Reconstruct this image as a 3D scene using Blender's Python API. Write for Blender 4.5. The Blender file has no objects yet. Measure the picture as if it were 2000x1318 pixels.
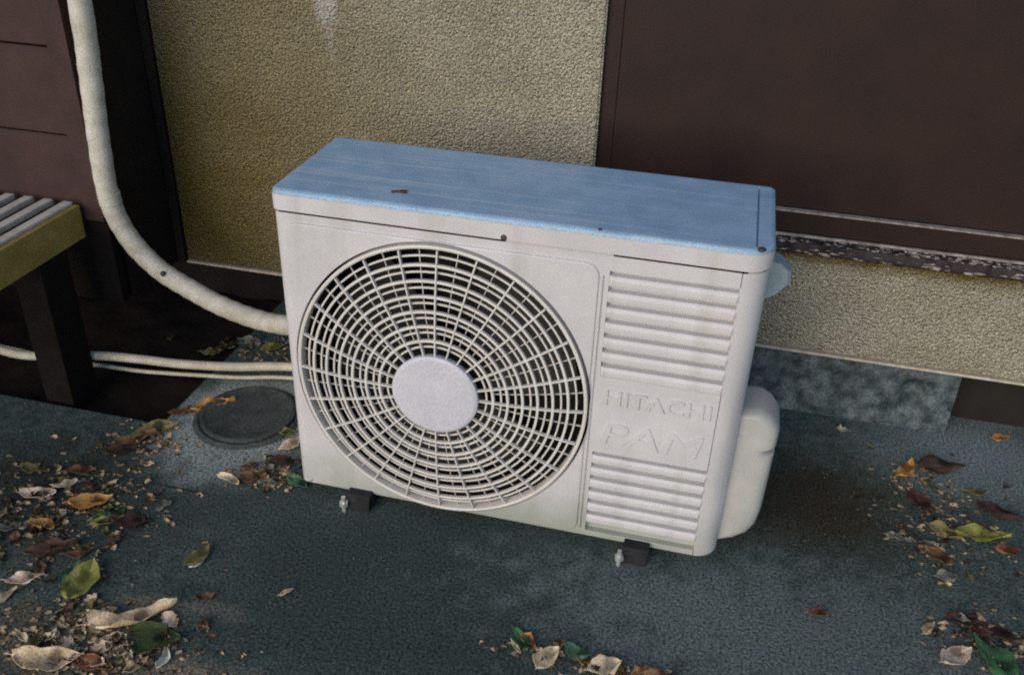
import bpy, bmesh, math, random
from mathutils import Vector, Matrix, noise
random.seed(7)
S = bpy.context.scene
COL = S.collection
PI = math.pi
R = math.radians

# ------------------------------------------------------------------ camera, sky, sun, exposure
fwd = Vector((-0.18870418, 0.83952585, -0.50949689))
right = Vector((0.97069271, 0.23807853, 0.03277607))
up = Vector((-0.14881663, 0.48837994, 0.85984804))
cam = bpy.data.cameras.new('camera')
cam.sensor_width = 36.0
cam.lens = 1795.12 / 2000 * 36
cam.clip_start = 0.02
cam.clip_end = 500
camo = bpy.data.objects.new('camera', cam)
COL.objects.link(camo)
m3 = Matrix((right, up, -fwd)).transposed()
camo.matrix_world = Matrix.Translation((0.6853, -1.2505, 1.1765)) @ m3.to_4x4()
S.camera = camo

SUN_ELEV, SUN_AZ = R(21), R(197)          # azimuth clockwise from +Y (the wall looks to -Y)
w = bpy.data.worlds.new('World')
S.world = w
w.use_nodes = True
nt = w.node_tree
bg = nt.nodes['Background']
sky = nt.nodes.new('ShaderNodeTexSky')
sky.sky_type = 'NISHITA'
sky.sun_disc = False
sky.sun_elevation = SUN_ELEV
sky.sun_rotation = SUN_AZ
sky.ozone_density = 3.0
sky.dust_density = 0.6
nt.links.new(sky.outputs[0], bg.inputs[0])
bg.inputs[1].default_value = 0.14

sl = bpy.data.lights.new('sun', 'SUN')
sl.energy = 2.0
sl.angle = R(50)
sl.color = (1.0, 0.84, 0.66)
so = bpy.data.objects.new('sun', sl)
COL.objects.link(so)
sdir = Vector((math.sin(SUN_AZ) * math.cos(SUN_ELEV), math.cos(SUN_AZ) * math.cos(SUN_ELEV), math.sin(SUN_ELEV)))
so.rotation_euler = sdir.to_track_quat('Z', 'Y').to_euler()
so.location = sdir * 8

S.view_settings.view_transform = 'Standard'
S.view_settings.look = 'None'
S.view_settings.gamma = 1
S.view_settings.use_curve_mapping = False
S.view_settings.exposure = 0.0
S.cycles.use_denoising = False
S.cycles.max_bounces = 6
S.cycles.filter_width = 2.0

# ------------------------------------------------------------------ materials
def mat(name, c1, c2=None, scale=30.0, grain=0.12, gscale=500.0, rough=0.6, spec=0.4, bump=0.0, bscale=200.0, metal=0.0, detail=6.0, contrast=(0.35, 0.65)):
    """principled with two colours mixed by a soft noise, plus a fine grain and a fine relief"""
    m = bpy.data.materials.new(name)
    m.use_nodes = True
    t = m.node_tree
    b = t.nodes['Principled BSDF']
    b.inputs['Roughness'].default_value = rough
    b.inputs['Specular IOR Level'].default_value = spec
    b.inputs['Metallic'].default_value = metal
    tc = t.nodes.new('ShaderNodeTexCoord')
    n = t.nodes.new('ShaderNodeTexNoise')
    n.inputs['Scale'].default_value = scale
    n.inputs['Detail'].default_value = detail
    t.links.new(tc.outputs['Object'], n.inputs['Vector'])
    rp = t.nodes.new('ShaderNodeValToRGB')
    rp.color_ramp.elements[0].position = contrast[0]
    rp.color_ramp.elements[1].position = contrast[1]
    rp.color_ramp.elements[0].color = (*c1, 1)
    rp.color_ramp.elements[1].color = (*(c2 or c1), 1)
    t.links.new(n.outputs['Fac'], rp.inputs[0])
    g = t.nodes.new('ShaderNodeTexNoise')
    g.inputs['Scale'].default_value = gscale
    g.inputs['Detail'].default_value = 2
    t.links.new(tc.outputs['Object'], g.inputs['Vector'])
    mr = t.nodes.new('ShaderNodeMapRange')
    mr.inputs['From Min'].default_value = 0.3
    mr.inputs['From Max'].default_value = 0.7
    mr.inputs['To Min'].default_value = 1 - grain
    mr.inputs['To Max'].default_value = 1 + grain
    t.links.new(g.outputs['Fac'], mr.inputs['Value'])
    mx = t.nodes.new('ShaderNodeMix')
    mx.data_type = 'RGBA'
    mx.blend_type = 'MULTIPLY'
    mx.inputs[0].default_value = 1
    t.links.new(rp.outputs[0], mx.inputs[6])
    t.links.new(mr.outputs[0], mx.inputs[7])
    t.links.new(mx.outputs[2], b.inputs['Base Color'])
    if bump > 0:
        bn = t.nodes.new('ShaderNodeTexNoise')
        bn.inputs['Scale'].default_value = bscale
        bn.inputs['Detail'].default_value = 4
        t.links.new(tc.outputs['Object'], bn.inputs['Vector'])
        bp = t.nodes.new('ShaderNodeBump')
        bp.inputs['Strength'].default_value = bump
        bp.inputs['Distance'].default_value = 0.004
        t.links.new(bn.outputs['Fac'], bp.inputs['Height'])
        t.links.new(bp.outputs['Normal'], b.inputs['Normal'])
    m['mix'] = mx.name
    return m

def nd(m, kind, **kw):
    n = m.node_tree.nodes.new(kind)
    for k, v in kw.items():
        setattr(n, k, v)
    return n

def overlay(m, fac_socket, color):
    """lay a second colour over the first where fac is 1; the fine grain stays on top of both"""
    t = m.node_tree
    gm = t.nodes[m['mix']]
    src = gm.inputs[6].links[0].from_socket
    mx = t.nodes.new('ShaderNodeMix')
    mx.data_type = 'RGBA'
    t.links.new(fac_socket, mx.inputs[0])
    t.links.new(src, mx.inputs[6])
    mx.inputs[7].default_value = (*color, 1)
    t.links.new(mx.outputs[2], gm.inputs[6])

def blob(m, centre, size, soft=0.5, nscale=12.0, namp=0.5, seed=0.0):
    """mask socket: a noise-edged ellipsoid patch in object space"""
    t = m.node_tree
    tc = nd(m, 'ShaderNodeTexCoord')
    mp = nd(m, 'ShaderNodeMapping')
    mp.vector_type = 'POINT'
    mp.inputs['Location'].default_value = tuple(-c / s for c, s in zip(centre, size))
    mp.inputs['Scale'].default_value = tuple(1 / s for s in size)
    t.links.new(tc.outputs['Object'], mp.inputs['Vector'])
    ln = nd(m, 'ShaderNodeVectorMath', operation='LENGTH')
    t.links.new(mp.outputs[0], ln.inputs[0])
    nz = nd(m, 'ShaderNodeTexNoise')
    nz.noise_dimensions = '4D'
    nz.inputs['W'].default_value = seed
    nz.inputs['Scale'].default_value = nscale
    nz.inputs['Detail'].default_value = 5
    t.links.new(tc.outputs['Object'], nz.inputs['Vector'])
    ma = nd(m, 'ShaderNodeMath', operation='MULTIPLY_ADD')
    t.links.new(nz.outputs['Fac'], ma.inputs[0])
    ma.inputs[1].default_value = namp * 2
    ma.inputs[2].default_value = -namp
    ad = nd(m, 'ShaderNodeMath', operation='ADD')
    t.links.new(ln.outputs['Value'], ad.inputs[0])
    t.links.new(ma.outputs[0], ad.inputs[1])
    mr = nd(m, 'ShaderNodeMapRange')
    mr.interpolation_type = 'SMOOTHSTEP'
    mr.inputs['From Min'].default_value = 1 - soft
    mr.inputs['From Max'].default_value = 1 + soft * 0.3
    mr.inputs['To Min'].default_value = 1
    mr.inputs['To Max'].default_value = 0
    t.links.new(ad.outputs[0], mr.inputs['Value'])
    return mr.outputs[0]

M = {}
M['casing'] = mat('cream_paint', (0.64, 0.627, 0.645), (0.57, 0.56, 0.575), scale=9, grain=0.05, gscale=420, rough=0.42, spec=0.4, bump=0.05, bscale=300)
M['lid'] = mat('lid_sky_tint', (0.25, 0.42, 0.60), (0.34, 0.51, 0.69), scale=18, grain=0.22, gscale=420, rough=0.45, spec=0.4, bump=0.06, bscale=250)  # blue sky reflection put into the lid's base colour
def streaks(m, col, scale, lo, hi, amt):
    t = m.node_tree
    tc = nd(m, 'ShaderNodeTexCoord')
    mp = nd(m, 'ShaderNodeMapping')
    mp.inputs['Scale'].default_value = scale
    t.links.new(tc.outputs['Object'], mp.inputs['Vector'])
    n = nd(m, 'ShaderNodeTexNoise')
    n.inputs['Scale'].default_value = 1.0
    n.inputs['Detail'].default_value = 6
    t.links.new(mp.outputs[0], n.inputs['Vector'])
    mr = nd(m, 'ShaderNodeMapRange')
    mr.inputs['From Min'].default_value = lo
    mr.inputs['From Max'].default_value = hi
    mr.inputs['To Max'].default_value = amt
    t.links.new(n.outputs['Fac'], mr.inputs['Value'])
    overlay(m, mr.outputs[0], col)
streaks(M['casing'], (0.42, 0.41, 0.35), (26, 26, 2.2), 0.52, 0.72, 0.45)
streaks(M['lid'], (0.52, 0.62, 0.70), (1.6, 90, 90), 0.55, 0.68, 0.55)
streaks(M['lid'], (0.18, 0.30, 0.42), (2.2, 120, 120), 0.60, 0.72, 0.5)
# splashed dirt along the foot of the casing
overlay(M['casing'], blob(M['casing'], (0.0, -0.14, 0.02), (0.6, 0.3, 0.10), soft=0.9, nscale=18, namp=0.6, seed=31), (0.36, 0.39, 0.33))
M['side'] = mat('side_paint', (0.62, 0.58, 0.50), (0.55, 0.52, 0.44), scale=8, grain=0.05, rough=0.45)
M['grille'] = mat('grille_plastic', (0.74, 0.72, 0.68), (0.66, 0.63, 0.58), scale=30, grain=0.08, rough=0.4)
M['hub'] = mat('hub_paint', (0.62, 0.62, 0.68), (0.56, 0.57, 0.63), scale=20, grain=0.12, gscale=350, rough=0.5)
M['black'] = mat('black_inside', (0.012, 0.012, 0.011), (0.02, 0.018, 0.016), rough=0.8, spec=0.2)
M['blade'] = mat('fan_blade', (0.03, 0.028, 0.026), (0.02, 0.02, 0.02), rough=0.5)
M['rubber'] = mat('black_rubber', (0.015, 0.016, 0.018), (0.03, 0.03, 0.035), rough=0.7, spec=0.3)
M['zinc'] = mat('zinc_bolt', (0.75, 0.74, 0.72), (0.6, 0.6, 0.6), metal=0.6, rough=0.3, spec=0.6)
M['screw'] = mat('dark_screw', (0.05, 0.045, 0.05), rough=0.5)
M['cover'] = mat('cover_plastic', (0.49, 0.485, 0.46), (0.40, 0.42, 0.395), scale=14, grain=0.06, rough=0.5)
M['bluecap'] = mat('cap_plastic', (0.36, 0.44, 0.48), (0.30, 0.38, 0.42), scale=30, rough=0.4)

# stucco: coarse sprayed grains
def stucco(name):
    m = mat(name, (0.43, 0.40, 0.30), (0.54, 0.50, 0.39), scale=7, grain=0.55, gscale=240, rough=0.92, spec=0.15)
    t = m.node_tree
    b = t.nodes['Principled BSDF']
    tc = nd(m, 'ShaderNodeTexCoord')
    v = nd(m, 'ShaderNodeTexVoronoi')
    v.feature = 'SMOOTH_F1'
    v.inputs['Scale'].default_value = 210
    v.inputs['Smoothness'].default_value = 0.4
    n = nd(m, 'ShaderNodeTexNoise')
    n.inputs['Scale'].default_value = 190
    n.inputs['Detail'].default_value = 6
    n.inputs['Roughness'].default_value = 0.65
    t.links.new(tc.outputs['Object'], n.inputs['Vector'])
    t.links.new(tc.outputs['Object'], v.inputs['Vector'])
    sub = nd(m, 'ShaderNodeMath', operation='SUBTRACT')
    t.links.new(n.outputs['Fac'], sub.inputs[0])
    t.links.new(v.outputs['Distance'], sub.inputs[1])
    bp = nd(m, 'ShaderNodeBump')
    bp.inputs['Strength'].default_value = 0.9
    bp.inputs['Distance'].default_value = 0.012
    t.links.new(sub.outputs[0], bp.inputs['Height'])
    t.links.new(bp.outputs['Normal'], b.inputs['Normal'])
    return m
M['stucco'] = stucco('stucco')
overlay(M['stucco'], blob(M['stucco'], (-0.128, 0.538, 0.83), (0.029, 0.3, 0.090), soft=0.35, nscale=55, namp=0.3), (0.82, 0.82, 0.80))
overlay(M['stucco'], blob(M['stucco'], (-0.122, 0.538, 0.735), (0.008, 0.3, 0.06), soft=0.6, nscale=60, namp=0.6, seed=3), (0.62, 0.62, 0.58))
overlay(M['stucco'], blob(M['stucco'], (1.4, 0.538, 0.405), (2.0, 0.3, 0.040), soft=0.8, nscale=22, namp=0.45, seed=5), (0.19, 0.135, 0.035))  # moss stain under the sill, with the sill's shade painted in
overlay(M['stucco'], blob(M['stucco'], (-0.58, 0.538, 0.35), (0.85, 0.4, 1.0), soft=1.0, nscale=4, namp=0.22, seed=8), (0.165, 0.125, 0.035))  # soft shade of the bay on the left wall, painted into the stucco
M['drip'] = mat('drip_metal', (0.62, 0.56, 0.45), (0.45, 0.40, 0.32), scale=60, grain=0.2, rough=0.5)

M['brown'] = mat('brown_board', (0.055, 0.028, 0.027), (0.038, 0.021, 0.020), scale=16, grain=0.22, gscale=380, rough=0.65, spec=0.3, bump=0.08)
M['brownshade'] = mat('brown_side_shaded', (0.024, 0.018, 0.015), (0.018, 0.014, 0.012), scale=12, grain=0.2, gscale=380, rough=0.8, spec=0.15)  # darker copy of the brown boards, side's shade put into the colour
M['door'] = mat('door_brown', (0.029, 0.0145, 0.013), (0.021, 0.011, 0.010), scale=9, grain=0.22, gscale=420, rough=0.6, spec=0.25, bump=0.04)
M['bead'] = mat('bead_metal', (0.40, 0.35, 0.32), (0.2, 0.17, 0.155), scale=60, grain=0.25, rough=0.5)
M['sill'] = mat('sill_wood', (0.065, 0.052, 0.055), (0.022, 0.019, 0.019), scale=45, grain=0.3, rough=0.85, spec=0.15, bump=0.3, bscale=120)
M['found'] = mat('old_concrete', (0.042, 0.056, 0.062), (0.15, 0.185, 0.20), scale=30, grain=0.45, gscale=260, rough=0.95, spec=0.1, bump=0.5, bscale=90)
M['dark'] = mat('dark_board', (0.030, 0.026, 0.025), (0.022, 0.02, 0.019), scale=10, grain=0.2, rough=0.9, spec=0.1)
M['slat'] = mat('slat_grey', (0.62, 0.58, 0.50), (0.48, 0.44, 0.38), scale=35, grain=0.2, rough=0.6)
M['apron'] = mat('apron_ochre', (0.27, 0.195, 0.045), (0.35, 0.26, 0.08), scale=18, grain=0.22, gscale=350, rough=0.6)
M['post'] = mat('dark_timber', (0.015, 0.012, 0.011), (0.011, 0.009, 0.009), rough=0.9, spec=0.1)
M['pipe'] = mat('pipe_wrap', (0.62, 0.60, 0.54), (0.46, 0.44, 0.36), scale=28, grain=0.18, gscale=300, rough=0.65, bump=0.12, bscale=70)
M['hose'] = mat('hose_cream', (0.66, 0.62, 0.50), (0.52, 0.49, 0.38), scale=40, grain=0.18, rough=0.5)

# ground: dark worn asphalt/concrete
M['ground'] = mat('dark_concrete', (0.046, 0.074, 0.067), (0.116, 0.152, 0.138), scale=42, grain=0.7, gscale=210, rough=0.95, spec=0.1, bump=0.35, bscale=330, detail=12, contrast=(0.3, 0.7))
g = M['ground']
overlay(g, blob(g, (0.97, 0.24, 0), (0.24, 0.20, 1), soft=0.8, nscale=14, namp=0.5, seed=1), (0.045, 0.040, 0.030))  # brown dirt right of the unit, with part of its shadow painted in
overlay(g, blob(g, (0.0, -0.31, 0), (0.10, 0.022, 1), soft=0.8, nscale=22, namp=0.9, seed=2), (0.34, 0.31, 0.24))
overlay(g, blob(g, (-0.10, -0.33, 0), (0.07, 0.03, 1), soft=0.8, nscale=22, namp=0.9, seed=12), (0.32, 0.28, 0.21))
overlay(g, blob(g, (0.02, -0.45, 0), (0.16, 0.05, 1), soft=0.8, nscale=18, namp=0.9, seed=4), (0.30, 0.26, 0.19))
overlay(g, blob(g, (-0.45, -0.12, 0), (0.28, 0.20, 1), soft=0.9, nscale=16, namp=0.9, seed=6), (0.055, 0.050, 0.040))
overlay(g, blob(g, (1.30, 0.50, 0), (0.25, 0.2, 1), soft=0.9, nscale=10, namp=0.5, seed=9), (0.20, 0.245, 0.25))
overlay(g, blob(g, (0.62, -0.05, 0), (0.03, 0.04, 1), soft=0.9, nscale=20, namp=0.5, seed=10), (0.075, 0.11, 0.13))
overlay(g, blob(g, (-0.215, 0.165, 0), (0.19, 0.22, 1), soft=0.4, nscale=18, namp=0.4, seed=13), (0.36, 0.41, 0.39))
overlay(g, blob(g, (-0.22, -0.055, 0), (0.09, 0.0035, 1), soft=0.6, nscale=18, namp=0.9, seed=33), (0.02, 0.022, 0.02))
overlay(g, blob(g, (0.25, -0.12, 0), (0.5, 0.16, 1), soft=0.9, nscale=9, namp=0.9, seed=21), (0.10, 0.125, 0.12))
overlay(g, blob(g, (0.55, -0.3, 0), (0.6, 0.10, 1), soft=0.9, nscale=13, namp=1.0, seed=22), (0.042, 0.062, 0.056))
overlay(g, blob(g, (0.35, -0.2, 0), (0.9, 0.35, 1), soft=1.0, nscale=5, namp=1.1, seed=27), (0.050, 0.072, 0.066))
overlay(g, blob(g, (0.9, -0.12, 0), (0.5, 0.2, 1), soft=0.7, nscale=22, namp=1.2, seed=28), (0.125, 0.155, 0.15))
overlay(g, blob(g, (-0.2, -0.44, 0), (0.22, 0.10, 1), soft=0.9, nscale=24, namp=0.9, seed=24), (0.13, 0.12, 0.09))
M['mortar'] = mat('pale_mortar', (0.16, 0.18, 0.175), (0.24, 0.255, 0.245), scale=18, grain=0.32, gscale=260, rough=0.95, spec=0.1, bump=0.5, bscale=140)
M['lidiron'] = mat('drain_lid', (0.045, 0.055, 0.052), (0.075, 0.09, 0.085), scale=30, grain=0.4, gscale=230, rough=0.85, bump=0.5, bscale=160)
M['soil'] = mat('dark_soil', (0.030, 0.022, 0.018), (0.020, 0.016, 0.014), scale=16, grain=0.3, rough=1.0, spec=0.05, bump=0.6, bscale=70)

def leafmat(name, c1, c2):
    m = mat(name, c1, c2, scale=45, grain=0.3, gscale=300, rough=0.65, spec=0.3, bump=0.3, bscale=160)
    t = m.node_tree
    tc = nd(m, 'ShaderNodeTexCoord')
    sx = nd(m, 'ShaderNodeSeparateXYZ')
    t.links.new(tc.outputs['Object'], sx.inputs[0])
    def mth(op, a, b=None):
        n = nd(m, 'ShaderNodeMath', operation=op)
        for i, q in enumerate((a, b)):
            if q is None:
                continue
            if isinstance(q, (int, float)):
                n.inputs[i].default_value = q
            else:
                t.links.new(q, n.inputs[i])
        return n.outputs[0]
    ay = mth('ABSOLUTE', sx.outputs['Y'])
    mid = mth('LESS_THAN', ay, 0.0009)
    ph = mth('ADD', mth('MULTIPLY', sx.outputs['X'], 900.0), mth('MULTIPLY', ay, -700.0))
    side = mth('MULTIPLY', mth('GREATER_THAN', mth('SINE', ph), 0.88), 0.5)
    vein = mth('MULTIPLY', mth('MAXIMUM', mid, side), 0.6)
    overlay(m, vein, tuple(min(0.8, max(c) * 1.0 + 0.06) for c in zip(c1, c2)))
    # brown withered blotches
    overlay(m, blob(m, (0.012, 0.006, 0), (0.017, 0.014, 0.05), soft=0.6, nscale=60, namp=0.9, seed=len(name)), tuple(c * 0.35 for c in c1))
    return m
LM = {
    'tan': leafmat('leaf_tan', (0.60, 0.42, 0.23), (0.80, 0.64, 0.43)),
    'cream': leafmat('leaf_cream', (0.84, 0.72, 0.50), (0.66, 0.49, 0.26)),
    'pink': leafmat('leaf_pink', (0.66, 0.47, 0.33), (0.84, 0.70, 0.55)),
    'orange': leafmat('leaf_orange', (0.46, 0.21, 0.05), (0.58, 0.34, 0.10)),
    'brown': leafmat('leaf_brown', (0.14, 0.075, 0.04), (0.24, 0.13, 0.06)),
    'dark': leafmat('leaf_dark', (0.05, 0.032, 0.022), (0.08, 0.048, 0.03)),
    'maroon': leafmat('leaf_maroon', (0.075, 0.032, 0.032), (0.045, 0.022, 0.02)),
    'red': leafmat('leaf_red', (0.20, 0.075, 0.035), (0.30, 0.13, 0.06)),
    'green': leafmat('leaf_green', (0.03, 0.11, 0.045), (0.05, 0.15, 0.06)),
    'darkgreen': leafmat('leaf_dark_green', (0.035, 0.06, 0.02), (0.06, 0.09, 0.03)),
    'yellow': leafmat('leaf_yellow_green', (0.30, 0.30, 0.07), (0.20, 0.22, 0.05)),
    'olive': leafmat('leaf_olive', (0.16, 0.15, 0.05), (0.26, 0.22, 0.09)),
    'grey': leafmat('leaf_grey', (0.20, 0.21, 0.17), (0.30, 0.30, 0.23)),
    'white': leafmat('leaf_pale', (0.62, 0.66, 0.52), (0.75, 0.75, 0.66)),
    'teal': leafmat('leaf_blue_green', (0.045, 0.13, 0.075), (0.11, 0.20, 0.11)),
}

# ------------------------------------------------------------------ building helpers
def link(name, bm, m, parent=None, smooth=False, origin=None, weighted=False, flat=0.0, flat_front=False):
    """one mesh object; vertices are given in world metres and stored relative to the parent"""
    me = bpy.data.meshes.new(name)
    off = Vector((0, 0, 0))
    p = parent
    while p is not None:
        off += Vector(p.location)
        p = p.parent
    if origin is None:
        origin = off
    if origin.length > 0:
        bmesh.ops.translate(bm, verts=bm.verts, vec=-origin)
    bmesh.ops.recalc_face_normals(bm, faces=bm.faces)
    bm.to_mesh(me)
    bm.free()
    if smooth:
        for f in me.polygons:
            f.use_smooth = not ((flat and f.area > flat) or (flat_front and abs(f.normal.y) > 0.9995))
        try:
            me.set_sharp_from_angle(angle=R(35))
        except Exception:
            pass
    me.materials.append(m)
    o = bpy.data.objects.new(name, me)
    COL.objects.link(o)
    o.location = origin - off
    o.parent = parent
    if weighted:
        wn = o.modifiers.new('weighted', 'WEIGHTED_NORMAL')
        wn.keep_sharp = True
        wn.weight = 100
    return o

def thing(name, label, cat, loc, group=None):
    o = bpy.data.objects.new(name, None)
    COL.objects.link(o)
    o.location = loc
    o.empty_display_size = 0.05
    o['label'] = label
    o['category'] = cat
    if group:
        o['group'] = group
    return o

def tag(o, label, cat, group=None):
    o['label'] = label
    o['category'] = cat
    if group:
        o['group'] = group
    return o

def box(bm, x0, x1, y0, y1, z0, z1, bev=0.0, seg=2):
    vs = [bm.verts.new((x, y, z)) for x in (x0, x1) for y in (y0, y1) for z in (z0, z1)]
    F = [(0, 1, 3, 2), (4, 6, 7, 5), (0, 4, 5, 1), (2, 3, 7, 6), (0, 2, 6, 4), (1, 5, 7, 3)]
    fs = [bm.faces.new([vs[i] for i in f]) for f in F]
    if bev > 0:
        es = list({e for f in fs for e in f.edges})
        bmesh.ops.bevel(bm, geom=es, offset=bev, segments=seg, affect='EDGES', profile=0.7)

def bx(*a, **k):
    bm = bmesh.new()
    box(bm, *a, **k)
    return bm

def catmull(pts, n=10):
    P = [Vector(p) for p in pts]
    P = [P[0] * 2 - P[1]] + P + [P[-1] * 2 - P[-2]]
    out = []
    for i in range(1, len(P) - 2):
        a, b, c, d = P[i - 1:i + 3]
        for k in range(n):
            t = k / n
            out.append(0.5 * ((2 * b) + (c - a) * t + (2 * a - 5 * b + 4 * c - d) * t * t + (3 * b - a - 3 * c + d) * t ** 3))
    out.append(P[-2])
    return out

def tube(bm, pts, rad, sides=16, caps=True):
    rings = []
    nrm = None
    for i, p in enumerate(pts):
        t = (pts[min(i + 1, len(pts) - 1)] - pts[max(i - 1, 0)]).normalized()
        if nrm is None:
            nrm = t.orthogonal().normalized()
        nrm = (nrm - t * nrm.dot(t)).normalized()
        bn = t.cross(nrm)
        r = rad(i / (len(pts) - 1)) if callable(rad) else rad
        rings.append([bm.verts.new(p + (nrm * math.cos(a) + bn * math.sin(a)) * r) for a in (2 * PI * k / sides for k in range(sides))])
    for a, b in zip(rings, rings[1:]):
        for k in range(sides):
            bm.faces.new((a[k], a[(k + 1) % sides], b[(k + 1) % sides], b[k]))
    if caps:
        bm.faces.new(rings[0][::-1])
        bm.faces.new(rings[-1])

def loft(bm, rings, close=True, cap0=False, cap1=False):
    vr = [[bm.verts.new(v) for v in r] for r in rings]
    n = len(vr[0])
    for a, b in zip(vr, vr[1:]):
        for k in range(n if close else n - 1):
            bm.faces.new((a[k], a[(k + 1) % n], b[(k + 1) % n], b[k]))
    if cap0:
        bm.faces.new(vr[0][::-1])
    if cap1:
        bm.faces.new(vr[-1])
    return vr

# ------------------------------------------------------------------ ground, soil bed
def ground():
    bm = bmesh.new()
    X = [-30, -2.4, -0.377, 30]
    Y = [-30, 0.12, 1.2, 30]
    v = {(i, j): bm.verts.new((x, y, 0)) for i, x in enumerate(X) for j, y in enumerate(Y)}
    for i in range(3):
        for j in range(3):
            if (i, j) != (1, 1):
                bm.faces.new((v[i, j], v[i + 1, j], v[i + 1, j + 1], v[i, j + 1]))
    # the cut edge of the slab round the sunken soil bed
    lo = {k: bm.verts.new((v[k].co.x, v[k].co.y, -0.12)) for k in ((1, 1), (2, 1), (2, 2), (1, 2))}
    ring = [(1, 1), (2, 1), (2, 2), (1, 2)]
    for a, b in zip(ring, ring[1:] + ring[:1]):
        bm.faces.new((v[a], v[b], lo[b], lo[a]))
    o = link('ground', bm, M['ground'])
    o['kind'] = 'structure'
    o['label'] = 'dark blue grey worn concrete ground strewn with fallen leaves'
ground()

def soil():
    bm = bmesh.new()
    nx, ny = 70, 40
    x0, x1, y0, y1 = -2.39, -0.379, 0.122, 1.19
    V = [[bm.verts.new((x0 + (x1 - x0) * i / nx, y0 + (y1 - y0) * j / ny,
          -0.03 + 0.012 * noise.noise(Vector((i * .5, j * .5, 3))))) for j in range(ny + 1)] for i in range(nx + 1)]
    for i in range(nx):
        for j in range(ny):
            bm.faces.new((V[i][j], V[i + 1][j], V[i + 1][j + 1], V[i][j + 1]))
    o = link('soil', bm, M['soil'], smooth=True)
    o['kind'] = 'structure'
    o['label'] = 'dark bare soil in the sunken strip under the house edge'
soil()

# ------------------------------------------------------------------ round drain cover
def drain():
    t = thing('drain_cover', 'round dark grey drain cover set in pale mortar left of the air conditioner', 'drain cover', (-0.215, 0.196, 0.0))
    cx, cy, r = -0.215, 0.196, 0.104
    def circ(rr, z, n=56):
        return [Vector((cx + rr * math.cos(2 * PI * k / n), cy + rr * math.sin(2 * PI * k / n), z)) for k in range(n)]
    bm = bmesh.new()
    loft(bm, [circ(r - 0.004, 0.003), circ(r - 0.0035, 0.0125), circ(r - 0.010, 0.0135), circ(r - 0.014, 0.0115), circ(r * 0.5, 0.0125)], cap1=True)
    link('lid', bm, M['lidiron'], t, smooth=True)
    bm = bmesh.new()
    loft(bm, [circ(r - 0.001, 0.001), circ(r - 0.001, 0.006), circ(r + 0.003, 0.007), circ(r + 0.007, 0.004), circ(r + 0.012, 0.0008)])
    link('rim', bm, M['lidiron'], t, smooth=True)
drain()

# ------------------------------------------------------------------ stucco wall, foundation
WY = 0.538
def wall():
    t = thing('stucco_wall', 'rough beige stucco house wall with a white paint drip above the air conditioner', 'wall', (0, WY, 0.17))
    bm = bmesh.new()
    xl, xr, zb, zt = -0.535, 4.0, 0.172, 2.5
    a, b, c, d = 0.442, 2.25, 0.396, 2.1
    pol = [(xl, zb), (xr, zb), (xr, zt), (b, zt), (b, c), (a, c), (a, zt), (xl, zt)]
    vs = [bm.verts.new((x, WY, z)) for x, z in pol]
    f = bm.faces.new(vs)
    e = bmesh.ops.extrude_face_region(bm, geom=[f])
    bmesh.ops.translate(bm, verts=[q for q in e['geom'] if isinstance(q, bmesh.types.BMVert)], vec=(0, 0.12, 0))
    edges = [e for e in bm.edges if all(abs(v.co.y - WY) < 1e-5 for v in e.verts)]
    bmesh.ops.bevel(bm, geom=edges, offset=0.004, segments=2, affect='EDGES')
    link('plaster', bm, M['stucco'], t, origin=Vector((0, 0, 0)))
    bm = bmesh.new()
    box(bm, xl, xr, WY - 0.006, WY + 0.12, zb - 0.007, zb - 0.0015, bev=0.0015, seg=1)
    link('drip_edge', bm, M['drip'], t)
wall()

def foundation():
    t = thing('foundation', 'mottled grey concrete foundation under the stucco wall with a dark opening at its end', 'foundation', (0.3, 0.56, 0))
    bm = bmesh.new()
    # blotchy face with two shallow oval hollows
    x0, x1, z0, z1, Y = -0.02, 1.255, -0.10, 0.163, 0.562
    nx, nz = 110, 22
    hol = [(1.03, 0.085, 0.030, 0.036, 0.014), (1.165, 0.082, 0.024, 0.038, 0.018)]
    def yy(x, z):
        d = 0.004 * noise.noise(Vector((x * 14, z * 14, 2))) + 0.002 * noise.noise(Vector((x * 50, z * 50, 7)))
        for hx, hz, rx, rz, dp in hol:
            q = ((x - hx) / rx) ** 2 + ((z - hz) / rz) ** 2
            d += dp / (1 + q ** 3) - 0.006 * math.exp(-(q - 1.8) ** 2 * 3)
        return Y + d
    V = [[bm.verts.new((x0 + (x1 - x0) * i / nx, yy(x0 + (x1 - x0) * i / nx, z0 + (z1 - z0) * j / nz), z0 + (z1 - z0) * j / nz)) for j in range(nz + 1)] for i in range(nx + 1)]
    for i in range(nx):
        for j in range(nz):
            bm.faces.new((V[i][j], V[i + 1][j], V[i + 1][j + 1], V[i][j + 1]))
    # its right end
    bv = [bm.verts.new((x1, 0.70, z0 + (z1 - z0) * j / nz)) for j in range(nz + 1)]
    for j in range(nz):
        bm.faces.new((V[nx][j], bv[j], bv[j + 1], V[nx][j + 1]))
    link('concrete_face', bm, M['found'], t, smooth=True)
    bm2 = bmesh.new()
    box(bm2, x0 - 0.004, x0 + 0.10, 0.568, 0.80, z0, z1)
    link('end_block', bm2, M['found'], t)
    link('underfloor_or_shade_board', bx(-2.5, x0 - 0.006, 0.74, 0.76, -0.10, 0.163), M['dark'], t)  # dark board added in place of shade on the left foundation
    link('underfloor_or_shade_board', bx(1.257, 4.0, 0.640, 0.66, -0.10, 0.163), M['dark'], t)
foundation()

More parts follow.
